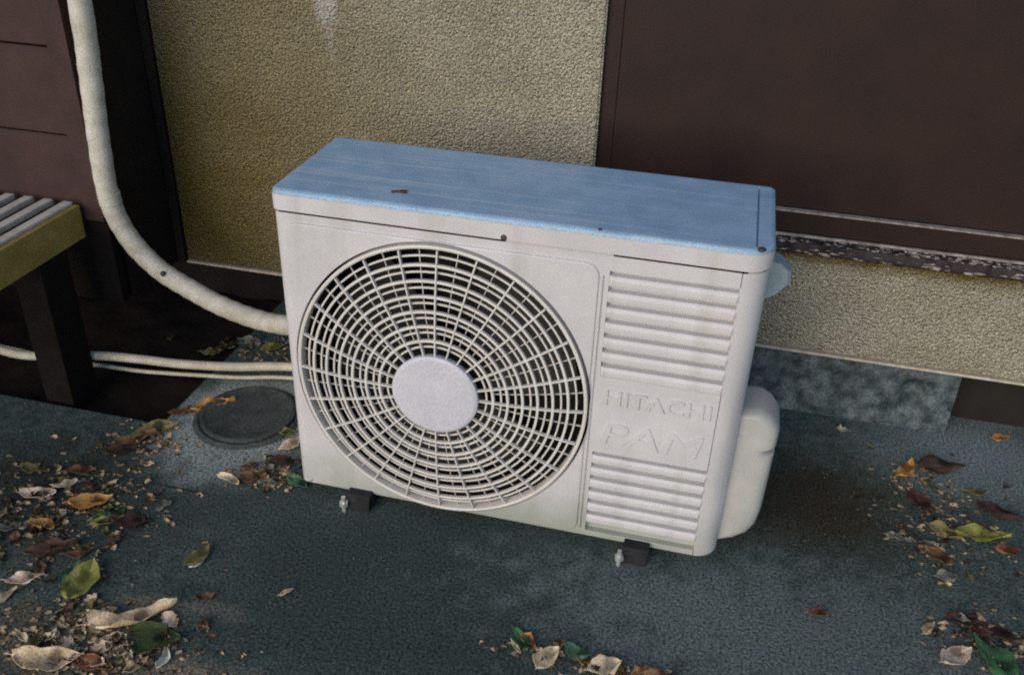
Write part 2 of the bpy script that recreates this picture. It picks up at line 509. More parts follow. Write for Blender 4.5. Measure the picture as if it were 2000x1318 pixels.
# ------------------------------------------------------------------ brown sliding door / shutter on the right
def door():
    t = thing('brown_door', 'plain dark brown door panel above a weathered sill, right of the stucco wall', 'door', (1.3, WY, 0.43))
    xl, xr = 0.4435, 2.249
    link('panel', bx(xl + 0.0297, xr - 0.0297, 0.5545, 0.58, 0.482, 2.08, bev=0.001, seg=1), M['door'], t)
    f = bmesh.new()
    box(f, xl, xl + 0.0295, 0.5535, 0.60, 0.432, 2.098, bev=0.001, seg=1)
    box(f, xr - 0.0295, xr, 0.5445, 0.60, 0.432, 2.098, bev=0.002, seg=1)
    box(f, xl + 0.030, xr - 0.030, 0.5445, 0.60, 2.0805, 2.098, bev=0.001, seg=1)
    link('frame', f, M['door'], t)
    rail = link('bottom_rail', bx(xl + 0.030, xr - 0.030, 0.540, 0.60, 0.434, 0.4775, bev=0.002, seg=1), M['door'], t)
    link('bead', bx(xl + 0.031, xr - 0.031, 0.536, 0.552, 0.478, 0.4815, bev=0.001, seg=1), M['bead'], rail)
    s = bmesh.new()
    # weathered sill, front edge slightly ragged
    n = 160
    rings = []
    for i in range(n + 1):
        x = xl - 0.0 + (xr - xl) * i / n
        j = 0.0025 * noise.noise(Vector((x * 40, 0, 0))) + 0.0015 * noise.noise(Vector((x * 130, 4, 0)))
        rings.append([Vector((x, 0.60, 0.4035 + 0.6 * j)), Vector((x, 0.514 + j, 0.4035 + 0.8 * j)), Vector((x, 0.510 + j, 0.4065)), Vector((x, 0.510 + j, 0.420 + j)), Vector((x, 0.514 + j, 0.4255)), Vector((x, 0.60, 0.431))])
    loft(s, rings, cap0=True, cap1=True)
    sill = link('sill', s, M['sill'], t)
    link('bead', bx(xl + 0.002, xr - 0.002, 0.530, 0.5385, 0.4297, 0.4345, bev=0.001, seg=1), M['bead'], sill)
door()

def sill_flakes():
    bm = bmesh.new()
    for i in range(420):
        x = random.uniform(0.8, 2.2)
        y = random.uniform(0.505, 0.532)
        r = random.uniform(0.002, 0.008)
        z = 0.4265 + (y - 0.514) * 0.064 + 0.0005
        a = random.uniform(0, PI)
        q = [Vector((x + r * math.cos(a + k * PI / 2.5) * (1.7 if k % 2 else 1), y + 0.5 * r * math.sin(a + k * PI / 2.5), z + random.uniform(0.0, 0.0045))) for k in range(5)]
        bm.faces.new([bm.verts.new(p) for p in q])
    for i in range(150):
        x = random.uniform(0.8, 2.2)
        z = random.uniform(0.4075, 0.420)
        r = random.uniform(0.002, 0.007)
        q = [Vector((x + 1.8 * r * math.cos(k * PI / 2.5), 0.5065 - random.uniform(0, 0.002), z + 0.35 * r * math.sin(k * PI / 2.5))) for k in range(5)]
        bm.faces.new([bm.verts.new(p) for p in q])
    o = link('sill_debris', bm, mat('debris', (0.42, 0.38, 0.36), (0.06, 0.05, 0.045), scale=120, grain=0.3, rough=0.9))
    o['kind'] = 'stuff'
    o['label'] = 'crumbs of dry leaf and dirt lying along the door sill'
    o['category'] = 'debris'
sill_flakes()

# ------------------------------------------------------------------ brown boarded bay on the left
def bay():
    XS, YF = -0.556, 0.30
    t = thing('shutter_case', 'dark reddish brown boarded shutter case projecting from the wall behind the veranda', 'shutter case', (-1.3, 0.4, 0.16))
    pitch = 0.177
    z = 0.372
    proto = None
    while z < 2.4:
        if proto is None:
            bm = bmesh.new()
            # board with a chamfered top edge that catches the light
            prof = [(YF + 0.03, z + 0.001), (YF + 0.001, z + 0.001), (YF, z + 0.003), (YF, z + pitch - 0.016), (YF + 0.009, z + pitch - 0.005), (YF + 0.03, z + pitch - 0.005)]
            loft(bm, [[Vector((-2.4, y, q)) for y, q in prof], [Vector((-0.6025, y, q)) for y, q in prof]], cap0=True, cap1=True)
            proto = link('plank', bm, M['brown'], t)
        else:
            c = proto.copy()
            COL.objects.link(c)
            c.location.z += round((z - 0.372) / pitch) * pitch
        z += pitch
    link('corner_post', bx(-0.602, XS, YF - 0.004, YF + 0.045, 0.366, 2.5, bev=0.003), M['brown'], t)
    link('side_panel', bx(XS - 0.02, XS - 0.003, YF + 0.046, 0.66, 0.165, 2.5), M['brownshade'], t)
    link('cover_strip', bx(XS - 0.002, -0.537, 0.530, 0.66, 0.165, 2.5, bev=0.002, seg=1), M['brownshade'], t)
    link('shade_infill', bx(-2.4, XS - 0.001, YF + 0.006, YF + 0.0305, 0.165, 0.3645, bev=0.002, seg=1), M['post'], t)  # near-black infill added to paint the shade under the bench
    link('backing', bx(-2.4, -0.605, YF + 0.031, 0.66, 0.165, 2.5), M['brownshade'], t)
bay()

# ------------------------------------------------------------------ veranda bench
def bench():
    t = thing('veranda_bench', 'low veranda bench with pale slats and an ochre side board', 'bench', (-0.9, 0.0, 0.0))
    first = None
    for i in range(14):
        x1 = -0.612 - i * 0.0465
        if first is None:
            first = link('slat', bx(x1 - 0.021, x1, -0.55, 0.283, 0.3985, 0.411, bev=0.003), M['slat'], t)
        else:
            c = first.copy()
            COL.objects.link(c)
            c.location.x -= i * 0.0465
    link('side_board', bx(-0.6105, -0.598, -0.552, 0.284, 0.333, 0.405, bev=0.002), M['apron'], t)
    link('crossbeam', bx(-1.26, -0.612, 0.15, 0.19, 0.345, 0.398), M['post'], t)
    link('crossbeam', bx(-1.26, -0.612, -0.45, -0.41, 0.345, 0.398), M['post'], t)
    for (x, y, zb) in ((-0.668, 0.135, -0.04), (-1.26, 0.135, -0.04), (-0.668, -0.50, 0), (-1.26, -0.50, 0)):
        link('leg', bx(x, x + 0.068, y, y + 0.085, zb, 0.344, bev=0.003), M['post'], t)
bench()

# ------------------------------------------------------------------ pipes
def pipes():
    pts = [(-0.50, 0.31, 1.9), (-0.503, 0.305, 1.3), (-0.512, 0.30, 0.819), (-0.521, 0.30, 0.676), (-0.532, 0.30, 0.541), (-0.534, 0.30, 0.419), (-0.505, 0.30, 0.335),
           (-0.447, 0.30, 0.271), (-0.38, 0.302, 0.232), (-0.312, 0.305, 0.200), (-0.23, 0.308, 0.178), (-0.15, 0.316, 0.170), (0.0, 0.335, 0.165), (0.3, 0.36, 0.16), (0.6, 0.345, 0.17), (0.72, 0.30, 0.2)]
    bm = bmesh.new()
    P = catmull(pts, 14)
    n = len(P)
    tube(bm, P, lambda u: 0.0215 + 0.0005 * math.sin(u * n * 1.3) + 0.0006 * noise.noise(Vector((u * 40, 0, 0))), 20)
    t = thing('wrapped_pipe', 'thick white wrapped pipe curving down the wall to the air conditioner', 'pipe', (-0.50, 0.31, 0.2))
    link('wrapping', bm, M['pipe'], t, smooth=True)
    j = bmesh.new()
    tube(j, catmull([(-0.5337, 0.30, 0.436), (-0.534, 0.30, 0.424), (-0.5325, 0.30, 0.410)], 4), 0.0228, 20)
    link('joint_band', j, M['pipe'], t, smooth=True)
    h = bmesh.new()
    bmesh.ops.create_icosphere(h, subdivisions=2, radius=0.006, matrix=Matrix.Translation((-0.425, 0.281, 0.272)))
    link('screw', h, M['screw'], t, smooth=True)
    # drain hose and the thin cable below it
    bm = bmesh.new()
    P = catmull([(-1.3, 0.30, 0.02), (-1.0, 0.255, 0.035), (-0.80, 0.215, 0.045), (-0.70, 0.222, 0.052), (-0.59, 0.242, 0.06), (-0.5, 0.252, 0.0615), (-0.41, 0.261, 0.0605), (-0.298, 0.283, 0.06), (-0.179, 0.319, 0.06), (0.0, 0.345, 0.06), (0.25, 0.34, 0.055)], 12)
    tube(bm, P, 0.0102, 12)
    tag(link('drain_hose', bm, M['hose'], smooth=True), 'cream drain hose running left across the dark soil, the thicker of the two', 'hose')
    bm = bmesh.new()
    P = catmull([(-1.2, 0.33, -0.014), (-0.8, 0.30, -0.012), (-0.56, 0.272, 0.012), (-0.46, 0.278, 0.016), (-0.38, 0.288, 0.019), (-0.29, 0.302, 0.021), (-0.19, 0.331, 0.021), (0.0, 0.36, 0.018), (0.25, 0.38, 0.01)], 12)
    tube(bm, P, 0.0046, 10)
    tag(link('thin_cable', bm, M['hose'], smooth=True), 'thin pale cable lying just below the thicker cream hose', 'cable')
pipes()

# ------------------------------------------------------------------ the air conditioner
W, D, Z0, ZP, ZT = 0.785, 0.269, 0.03, 0.5848, 0.624
GX, GZ, GRX, GRZ = 0.281, 0.2995, 0.2615, 0.2705
def plan(z, o=0.0, w=W, rf=0.016, rr=0.040, rb=0.012):
    """rounded outline of the casing at height z, grown by o"""
    pts = []
    def arc(cx, cy, r, a0, a1, n=7):
        for k in range(n + 1):
            a = a0 + (a1 - a0) * k / n
            pts.append(Vector((cx + (r + o) * math.cos(a), cy + (r + o) * math.sin(a), z)))
    arc(rf, rf, rf, PI, 1.5 * PI)
    arc(w - rr, rr, rr, 1.5 * PI, 2 * PI)
    arc(w - rb, D - rb, rb, 0, 0.5 * PI)
    arc(rb, D - rb, rb, 0.5 * PI, PI)
    return pts

def unit():
    t = thing('air_conditioner', 'cream outdoor air conditioner unit with a round fan grille standing on the ground', 'air conditioner', (0.39, 0.135, 0.0))
    # ---- front panel: wraps round both front corners, round opening for the fan
    bm = bmesh.new()
    rf, rr = 0.016, 0.040
    def strip(cx, cy, r, a0, a1, ext):
        cols = [(cx + r * math.cos(a0 + (a1 - a0) * k / 10), cy + r * math.sin(a0 + (a1 - a0) * k / 10)) for k in range(11)]
        if ext[0]:
            cols = [ext[0]] + cols
        if ext[1]:
            cols = cols + [ext[1]]
        loft(bm, [[Vector((x, y, z)) for x, y in cols] for z in (Z0, Z0 + 0.004, ZP - 0.003, ZP)], close=False)
    strip(rf, rf, rf, PI, 1.5 * PI, ((0, 0.06), None))
    strip(W - rr, rr, rr, 1.5 * PI, 2 * PI, (None, (W, 0.062)))
    xa, xb = rf, W - rr
    hx, hz = GRX - 0.0005, GRZ - 0.0012
    xm = 0.5465
    angs = sorted({2 * PI * k / 160 for k in range(160)} | {math.atan2(z - GZ, x - GX) % (2 * PI) for x in (xa, xm) for z in (Z0, ZP)})
    inner, outer = [], []
    for a in angs:
        c, s = math.cos(a), math.sin(a)
        inner.append(Vector((GX + hx * c, 0, GZ + hz * s)))
        tt = min([(xm - GX) / c if c > 1e-9 else 9, (xa - GX) / c if c < -1e-9 else 9, (ZP - GZ) / s if s > 1e-9 else 9, (Z0 - GZ) / s if s < -1e-9 else 9])
        p = Vector((GX + c * tt, 0, GZ + s * tt))
        if (p - Vector((GX, 0, GZ))).length < (inner[-1] - Vector((GX, 0, GZ))).length + 1e-4:
            p = inner[-1] + Vector((c, 0, s)) * 1e-4
        outer.append(p)
    deep = [p + Vector((0, 0.012, 0)) for p in inner]
    loft(bm, [outer, inner, deep])
    cx_ = [xm, 0.552, 0.746, xb]
    cz_ = [Z0, 0.042, 0.2185, 0.3705, 0.5605, ZP]
    def quad(*v):
        bm.faces.new([bm.verts.new(q) for q in v])
    for i in range(3):
        for j in range(5):
            u0, u1, v0, v1 = cx_[i], cx_[i + 1], cz_[j], cz_[j + 1]
            if i == 1 and j in (1, 3):
                dp = 0.012
                quad((u0, dp, v0), (u1, dp, v0), (u1, dp, v1), (u0, dp, v1))
                quad((u0, 0, v0), (u1, 0, v0), (u1, dp, v0), (u0, dp, v0))
                quad((u0, 0, v1), (u1, 0, v1), (u1, dp, v1), (u0, dp, v1))
                quad((u0, 0, v0), (u0, 0, v1), (u0, dp, v1), (u0, dp, v0))
                quad((u1, 0, v0), (u1, 0, v1), (u1, dp, v1), (u1, dp, v0))
            else:
                quad((u0, 0, v0), (u1, 0, v0), (u1, 0, v1), (u0, 0, v1))
    # lips that turn inwards at top and bottom
    for z, dz in ((Z0, 0.0),):
        f = [bm.verts.new(v) for v in ((rf, 0, z), (W - rr, 0, z), (W - rr, 0.02, z + dz), (rf, 0.02, z + dz))]
        bm.faces.new(f)
    bmesh.ops.remove_doubles(bm, verts=bm.verts, dist=2e-5)
    bmesh.ops.recalc_face_normals(bm, faces=bm.faces)
    front = link('front_panel', bm, M['casing'], t, smooth=True, flat_front=True)
    # raised plate round the fan, rounded corners
    bm = bmesh.new()
    px0, px1, pz0, pz1, pr = 0.019, 0.537, 0.034, 0.570, 0.022
    def rrect(x0, x1, z0, z1, r, a):
        c, s = math.cos(a), math.sin(a)
        tt = min([(x1 - GX) / c if c > 1e-9 else 9, (x0 - GX) / c if c < -1e-9 else 9, (z1 - GZ) / s if s > 1e-9 else 9, (z0 - GZ) / s if s < -1e-9 else 9])
        p = Vector((GX + c * tt, 0, GZ + s * tt))
        cx = min(max(p.x, x0 + r), x1 - r)
        cz = min(max(p.z, z0 + r), z1 - r)
        if (p.x < x0 + r or p.x > x1 - r) and (p.z < z0 + r or p.z > z1 - r):
            cc = Vector((cx, 0, cz))
            d = Vector((c, 0, s))
            oc = Vector((GX, 0, GZ)) - cc
            b = oc.dot(d)
            q = oc.dot(oc) - r * r
            disc = max(b * b - q, 0)
            p = Vector((GX, 0, GZ)) + d * (-b + math.sqrt(disc))
        return p
    N = 320
    AA = [2 * PI * k / N for k in range(N)]
    rin = [Vector((GX + (hx + 0.0004) * math.cos(a), -0.004, GZ + (hz + 0.0004) * math.sin(a))) for a in AA]
    ro = []
    for k, (inset, y) in enumerate(((0, -0.0004), (0.0008, -0.003), (0.0035, -0.004))):
        ring = []
        for i, a in enumerate(AA):
            p = rrect(px0 + inset, px1 - inset, pz0 + inset, pz1 - inset, pr, a)
            # never inside the opening
            dv = Vector((p.x - GX, 0, p.z - GZ))
            di = Vector((rin[i].x - GX, 0, rin[i].z - GZ))
            if dv.length < di.length + 0.0006:
                p = Vector((GX, 0, GZ)) + di.normalized() * (di.length + 0.0006 - 0.0001 * k)
            ring.append(Vector((p.x, y, p.z)))
        ro.append(ring)
    loft(bm, ro + [rin])
    link('fan_plate', bm, M['casing'], front, smooth=True, weighted=True)
    # a tab that closes the seam above the middle
    link('seam_tab', bx(0.388, 0.555, 0.0015, 0.02, 0.578, 0.5875), M['casing'], front)
    # vertical groove between fan plate and louvres: a thin dark recess with a raised lip
    link('groove_lip', bx(0.5405, 0.5435, -0.0035, 0.001, 0.045, 0.552, bev=0.001, seg=1), M['casing'], front)
    # ---- louvre bars: proud of the panel, seven grooves above and seven below the lettering
    def bar_mesh(x0, x1, h):
        b = bmesh.new()
        prof = [(0.0125, -h / 2 + 0.003), (-0.0012, -h / 2), (-0.0030, -h / 2 + 0.0012), (-0.0034, -h / 2 + 0.004), (-0.0034, h / 2 - 0.0075), (-0.0022, h / 2 - 0.0038), (0.0005, h / 2 - 0.0010), (0.0125, h / 2)]
        loft(b, [[Vector((x, y, z)) for y, z in prof] for x in (x0, x0 + 0.003, x1 - 0.003, x1)], cap0=True, cap1=True)
        for v in b.verts:
            if abs(v.co.x - x0) < 1e-6 or abs(v.co.x - x1) < 1e-6:
                v.co.y = v.co.y * 0.8 + 0.0015
        return b
    def bars(zs, x0, x1, h):
        first = None
        for z in zs:
            if first is None:
                b = bar_mesh(x0, x1, h)
                bmesh.ops.translate(b, verts=b.verts, vec=(0, 0, z))
                first = link('louvre', b, M['casing'], front, smooth=True, weighted=True)
                z_first = z
            else:
                c = first.copy()
                COL.objects.link(c)
                c.location.z += z - z_first
    bars([0.5435 - 0.02715 * k for k in range(7)], 0.5523, 0.7457, 0.0182)
    bars([0.2035 - 0.0264 * k for k in range(6)], 0.5523, 0.7457, 0.0168)
    # ---- embossed lettering
    def word(txt, size, x, z, width, depth, shear=0.0):
        c = bpy.data.curves.new('lettering', 'FONT')
        c.body = txt
        c.size = size
        c.extrude = depth
        c.bevel_depth = 0.0004
        c.shear = shear
        c.align_x = 'LEFT'
        o = bpy.data.objects.new('tmp', c)
        COL.objects.link(o)
        dg = bpy.context.evaluated_depsgraph_get()
        me = bpy.data.meshes.new_from_object(o.evaluated_get(dg))
        bpy.data.objects.remove(o)
        xs = [v.co.x for v in me.vertices]
        sx = width / (max(xs) - min(xs))
        mn = min(xs)
        b = bmesh.new()
        b.from_mesh(me)
        for v in b.verts:
            v.co = Vector((x + (v.co.x - mn) * sx, -v.co.z, z + v.co.y))
        ob = link('lettering', b, M['casing'], front)
        return ob
    word('HITACHI', 0.040, 0.563, 0.3195, 0.172, 0.0026)
    word('PAM', 0.062, 0.563, 0.2405, 0.168, 0.0024, 0.15)
    # ---- body behind the front panel
    bm = bmesh.new()
    loft(bm, [[p for p in plan(z, -0.0025)] for z in (Z0 + 0.001, ZT - 0.02)], cap0=True)
    bm.normal_update()
    # remove the front faces so that the fan opening is open
    kill = [f for f in bm.faces if f.calc_center_median().y < 0.004 and abs(f.normal.y) > 0.9]
    bmesh.ops.delete(bm, geom=kill, context='FACES')
    link('body', bm, M['side'], t, smooth=True, weighted=True)
    # inner lining of the seam
    link('inner_frame', bx(0.012, W - 0.03, 0.006, 0.03, 0.572, 0.600), M['black'], t)
    # ---- shroud and fan inside
    bm = bmesh.new()
    def ell(kx, y, n=72, ry=None):
        return [Vector((GX + (GRX - 0.009) * kx * math.cos(2 * PI * k / n), y, GZ + (GRZ - 0.009) * kx * math.sin(2 * PI * k / n))) for k in range(n)]
    loft(bm, [ell(1.06, 0.0125), ell(1.04, 0.016), ell(0.985, 0.022), ell(0.97, 0.04), ell(0.97, 0.13)], cap1=True)
    link('shroud', bm, M['black'], t, smooth=True)
    fan = bmesh.new()
    tube(fan, [Vector((GX, 0.05, GZ)), Vector((GX, 0.10, GZ))], 0.05, 24)
    for b in range(3):
        a0 = b * 2 * PI / 3 + 0.4
        rows = []
        for i in range(7):
            r = 0.048 + 0.18 * i / 6
            row = []
            for j in range(9):
                a = a0 + (j / 8 - 0.5) * (1.35 + 0.15 * i / 6) + 0.3 * i / 6
                row.append(Vector((GX + r * math.cos(a), 0.055 + 0.04 * j / 8, GZ + r * math.sin(a))))
            rows.append(row)
        loft(fan, rows, close=False)
    link('fan', fan, M['blade'], t, smooth=True)
    # ---- grille: domed set of rings, spokes and a plain hub disc
    gr = link('fan_grille', (lambda b: (loft(b, [
        [Vector((GX + (GRX + dr) * math.cos(2 * PI * k / 120), y, GZ + (GRZ + dr) * math.sin(2 * PI * k / 120))) for k in range(120)]
        for dr, y in ((-0.0115, 0.010), (-0.0115, -0.004), (-0.0105, -0.0085), (-0.0075, -0.0095), (-0.0050, -0.0085), (-0.0048, 0.010))]), b)[1])(bmesh.new()), M['grille'], t, smooth=True)
    RH = 0.0755
    def dome(k):            # k: 0 at the hub edge, 1 at the rim
        return -0.026 + 0.0175 * max(k, 0.0) ** 2.2
    nr = 7
    def ring(k, th, dep, off):
        b = bmesh.new()
        rx = RH + (GRX - 0.011 - RH) * k
        rz = RH + (GRZ - 0.011 - RH) * k
        y0 = dome(k) + off
        n = 110
        loft(b, [[Vector((GX + (rx + dr) * math.cos(2 * PI * q / n), y, GZ + (rz + dr) * math.sin(2 * PI * q / n))) for q in range(n)]
                 for dr, y in ((-th / 2, y0 + dep), (-th / 2, y0 + 0.0006), (-th / 4, y0), (th / 4, y0), (th / 2, y0 + 0.0006), (th / 2, y0 + dep), (-th / 2, y0 + dep))])
        return b
    for i in range(1, nr):
        link('ring', ring(i / nr, 0.0042, 0.0062, 0.0), M['grille'], gr, smooth=True)
    for i in range(nr):
        link('ring', ring((i + 0.5) / nr, 0.0030, 0.0036, 0.006), M['grille'], gr, smooth=True)
    def spoke(a, k0, k1, th, dep, off):
        b = bmesh.new()
        rows = []
        dx, dz = math.cos(a), math.sin(a)
        n = Vector((-dz, 0, dx))
        for i in range(9):
            k = k0 + (k1 - k0) * i / 8
            rx = RH + (GRX - 0.011 - RH) * k
            rz = RH + (GRZ - 0.011 - RH) * k
            c = Vector((GX + rx * dx, dome(k) + off, GZ + rz * dz))
            back = Vector((0, dep, 0))
            rows.append([c + n * th / 2 + back, c + n * th / 2 + Vector((0, .0006, 0)), c + n * th / 4, c - n * th / 4, c - n * th / 2 + Vector((0, .0006, 0)), c - n * th / 2 + back])
        loft(b, rows, cap0=True, cap1=True)
        return b
    for i in range(24):
        a = 2 * PI * (i + 0.0) / 24
        link('spoke', spoke(a, -0.02, 0.995, 0.0026, 0.0066, -0.0012), M['grille'], gr)
        link('spoke', spoke(a + PI / 24, 0.12, 0.995, 0.0013, 0.003, 0.0085), M['grille'], gr)
    b = bmesh.new()
    n = 64
    loft(b, [[Vector((GX + r * math.cos(2 * PI * q / n), y, GZ + r * math.sin(2 * PI * q / n))) for q in range(n)]
             for r, y in ((RH - 0.002, -0.016), (RH + 0.0005, -0.024), (RH, -0.0295), (RH - 0.003, -0.0318), (RH - 0.007, -0.0325))], cap1=True)
    link('hub_disc', b, M['hub'], gr, smooth=True, weighted=True)
    # ---- lid
    bm = bmesh.new()
    rings = [plan(0.5885, -0.004), plan(0.5885, 0.0018), plan(0.6165, 0.0018), plan(0.6212, 0.0006), plan(0.6235, -0.0025), plan(ZT, -0.007)]
    vr = loft(bm, rings)
    top = bm.faces.new(vr[-1])
    # the seam that sets off the end flange: a shallow slot cut into the top
    sx0, sx1, sy0, sy1 = 0.7575, 0.7605, 0.012, D - 0.012
    geom = [top] + list(top.edges) + list(top.verts)
    for co, no in (((sx0, 0, 0), (1, 0, 0)), ((sx1, 0, 0), (1, 0, 0)), ((0, sy0, 0), (0, 1, 0)), ((0, sy1, 0), (0, 1, 0))):
        fs = [f for f in bm.faces if abs(f.normal.z) > 0.99 and f.calc_center_median().z > ZT - 0.0001] or [top]
        bm.normal_update()
        fs = [f for f in bm.faces if min(v.co.z for v in f.verts) > ZT - 0.0001]
        g2 = list({q for f in fs for q in list(f.verts) + list(f.edges)}) + fs
        bmesh.ops.bisect_plane(bm, geom=g2, plane_co=co, plane_no=no)
    slot = [f for f in bm.faces if min(v.co.z for v in f.verts) > ZT - 0.0001 and sx0 < f.calc_center_median().x < sx1 and sy0 < f.calc_center_median().y < sy1]
    if slot:
        e = bmesh.ops.extrude_face_region(bm, geom=slot)
        bmesh.ops.translate(bm, verts=[q for q in e['geom'] if isinstance(q, bmesh.types.BMVert)], vec=(0, 0, -0.006))
        bmesh.ops.delete(bm, geom=slot, context='FACES')
    lid = link('lid', bm, M['lid'], t, smooth=True, weighted=True)
    # band of the front panel paint along the lid's front skirt
    bm = bmesh.new()
    o = 0.0026
    cols = [p for p in plan(0, o)[:16]]
    loft(bm, [[Vector((p.x, p.y, z)) for p in cols] for z in (0.589, 0.590, 0.6145, 0.6155)], close=False)
    link('skirt', bm, M['casing'], lid, smooth=True)
    # ---- screws
    def screw(x, y, z, r, up=False):
        b = bmesh.new()
        mtx = Matrix.Translation((x, y, z)) @ Matrix.Diagonal((1, 0.5, 1, 1) if not up else (1, 1, 0.5, 1))
        bmesh.ops.create_uvsphere(b, u_segments=12, v_segments=8, radius=r, matrix=mtx)
        return b
    link('screw', screw(0.386, -0.002, 0.5925, 0.0055), M['screw'], lid, smooth=True)
    link('screw', screw(0.766, 0.006, 0.6235, 0.0065, True), M['screw'], lid, smooth=True)
    link('screw', screw(0.531, 0.004, 0.6235, 0.0035, True), M['screw'], lid, smooth=True)
    # ---- valve cover on the right flank
    bm = bmesh.new()
    out = [(0.783, 0.315), (0.818, 0.318), (0.836, 0.308), (0.848, 0.292), (0.852, 0.280), (0.852, 0.252), (0.838, 0.249), (0.838, 0.237), (0.8515, 0.234), (0.851, 0.16), (0.850, 0.11), (0.846, 0.082), (0.836, 0.062), (0.815, 0.046), (0.790, 0.036), (0.783, 0.035)]
    loft(bm, [[Vector((0.783 + (x - 0.783) * k, y, 0.175 + (z - 0.175) * kk)) for x, z in out] for y, k, kk in ((0.040, 0.55, 0.93), (0.0415, 0.74, 0.955), (0.046, 0.88, 0.975), (0.054, 0.96, 0.99), (0.066, 1.0, 1.0), (0.122, 1.0, 1.0), (0.132, 0.95, 0.985), (0.137, 0.85, 0.96))], cap0=True, cap1=True)
    vc = link('valve_cover', bm, M['cover'], t, smooth=True, weighted=True)
    link('catch', bx(0.8335, 0.845, 0.058, 0.12, 0.2385, 0.2475, bev=0.001, seg=1), M['rubber'], vc)
    # ---- handle lip on the right flank
    bm = bmesh.new()
    out = [(0.783, 0.530), (0.812, 0.527), (0.830, 0.514), (0.832, 0.490), (0.815, 0.470), (0.783, 0.452)]
    loft(bm, [[Vector((0.783 + (x - 0.783) * k, y, z)) for x, z in out] for y, k in ((0.178, 0.9), (0.183, 1.0), (0.215, 1.0), (0.22, 0.9))], cap0=True, cap1=True)
    link('handle', bm, M['bluecap'], t, smooth=True, weighted=True)
    # ---- feet with a bolt each
    for x, y in ((0.125, -0.012), (0.646, -0.012), (0.125, 0.235), (0.646, 0.235)):
        f = link('foot', bx(x - 0.022, x + 0.022, y - 0.010, y + 0.05, 0.0, 0.0285, bev=0.004), M['rubber'], t)
        if y < 0:
            link('bracket', bx(x - 0.022, x + 0.024, y - 0.012, y + 0.04, 0.0290, 0.040, bev=0.003), M['rubber'], f)
            bb = bmesh.new()
            tube(bb, [Vector((x - 0.026, y - 0.016, 0.0)), Vector((x - 0.026, y - 0.016, 0.034))], 0.0042, 10)
            tube(bb, [Vector((x - 0.026, y - 0.016, 0.014)), Vector((x - 0.026, y - 0.016, 0.022))], 0.0085, 6)
            link('bolt', bb, M['zinc'], f, smooth=True)
    link('base_rail', bx(0.03, W - 0.04, 0.012, D - 0.012, 0.022, 0.0298), M['black'], t)
unit()

# scrap lying on the lid
def twig():
    bm = bmesh.new()
    tube(bm, catmull([(0.190, 0.040, 0.6265), (0.20, 0.043, 0.6275), (0.209, 0.0425, 0.6265), (0.215, 0.046, 0.626)], 5), lambda u: 0.0022 * (1 - 0.6 * u), 6)
    tube(bm, catmull([(0.198, 0.043, 0.627), (0.205, 0.049, 0.6265), (0.212, 0.053, 0.626)], 4), lambda u: 0.0014, 6)
    tag(link('twig', bm, LM['dark']), 'tiny dark twig lying on top of the air conditioner', 'twig')
twig()

# ------------------------------------------------------------------ fallen leaves
def leaf_mesh(L, wr, curl, roll, seed, wave=0.14, torn=0.0):
    """a leaf of length L along +X: pointed oval with a folded midrib, curled, crumpled and uneven at the margin"""
    rnd = random.Random(seed)
    n, mcols = 14, 4
    bm = bmesh.new()
    rows = []
    ph = rnd.uniform(0, 6)
    bend = rnd.uniform(-0.5, 0.5)
    sk = [rnd.uniform(0.75, 1.2), rnd.uniform(0.75, 1.2)]
    for i in range(n + 1):
        u = i / n
        base = max(0.0, math.sin(PI * min(1, u * 0.97 + 0.02))) ** 0.7 * (1.15 - 0.4 * u)
        row = []
        for j in range(-mcols, mcols + 1):
            v = j / mcols
            wdt = wr * L * 0.5 * base * sk[0 if v < 0 else 1]
            wdt *= 1 + (0.22 + torn) * noise.noise(Vector((u * 5 + seed * 3.7, (1 if v > 0 else 9), seed))) * abs(v)
            x = (u - 0.5) * L
            y = v * wdt + bend * L * (u - 0.5) ** 2
            z = 0.7 * curl * L * (u - 0.5) ** 2 * 2.2 + 0.65 * roll * abs(v) ** 1.5 * wdt * 1.3
            z += wave * L * 0.18 * math.sin(u * 8 + v * 2.2 + ph) * (0.35 + abs(v))
            z += 0.10 * L * noise.noise(Vector((u * 3.2 + seed * 1.3, v * 1.6, seed * 0.7))) * (0.4 + abs(v))
            z += 0.035 * L * noise.noise(Vector((u * 9 + seed, v * 4, 5)))
            y -= 0.35 * abs(roll) * abs(v) * v * wdt
            row.append(Vector((x, y, z)))
        rows.append(row)
    mn = min(p.z for r in rows for p in r)
    loft(bm, [[p - Vector((0, 0, mn)) for p in r] for r in rows], close=False)
    # stalk
    st = rnd.uniform(0.05, 0.16)
    tube(bm, [rows[0][mcols] - Vector((0, 0, mn)), rows[0][mcols] + Vector((-st * L, 0.02 * L, 0.01 * L - mn))], 0.0007, 5)
    bmesh.ops.remove_doubles(bm, verts=bm.verts, dist=1e-5)
    # a real, if thin, blade
    bmesh.ops.solidify(bm, geom=bm.faces[:], thickness=0.0006)
    return bm

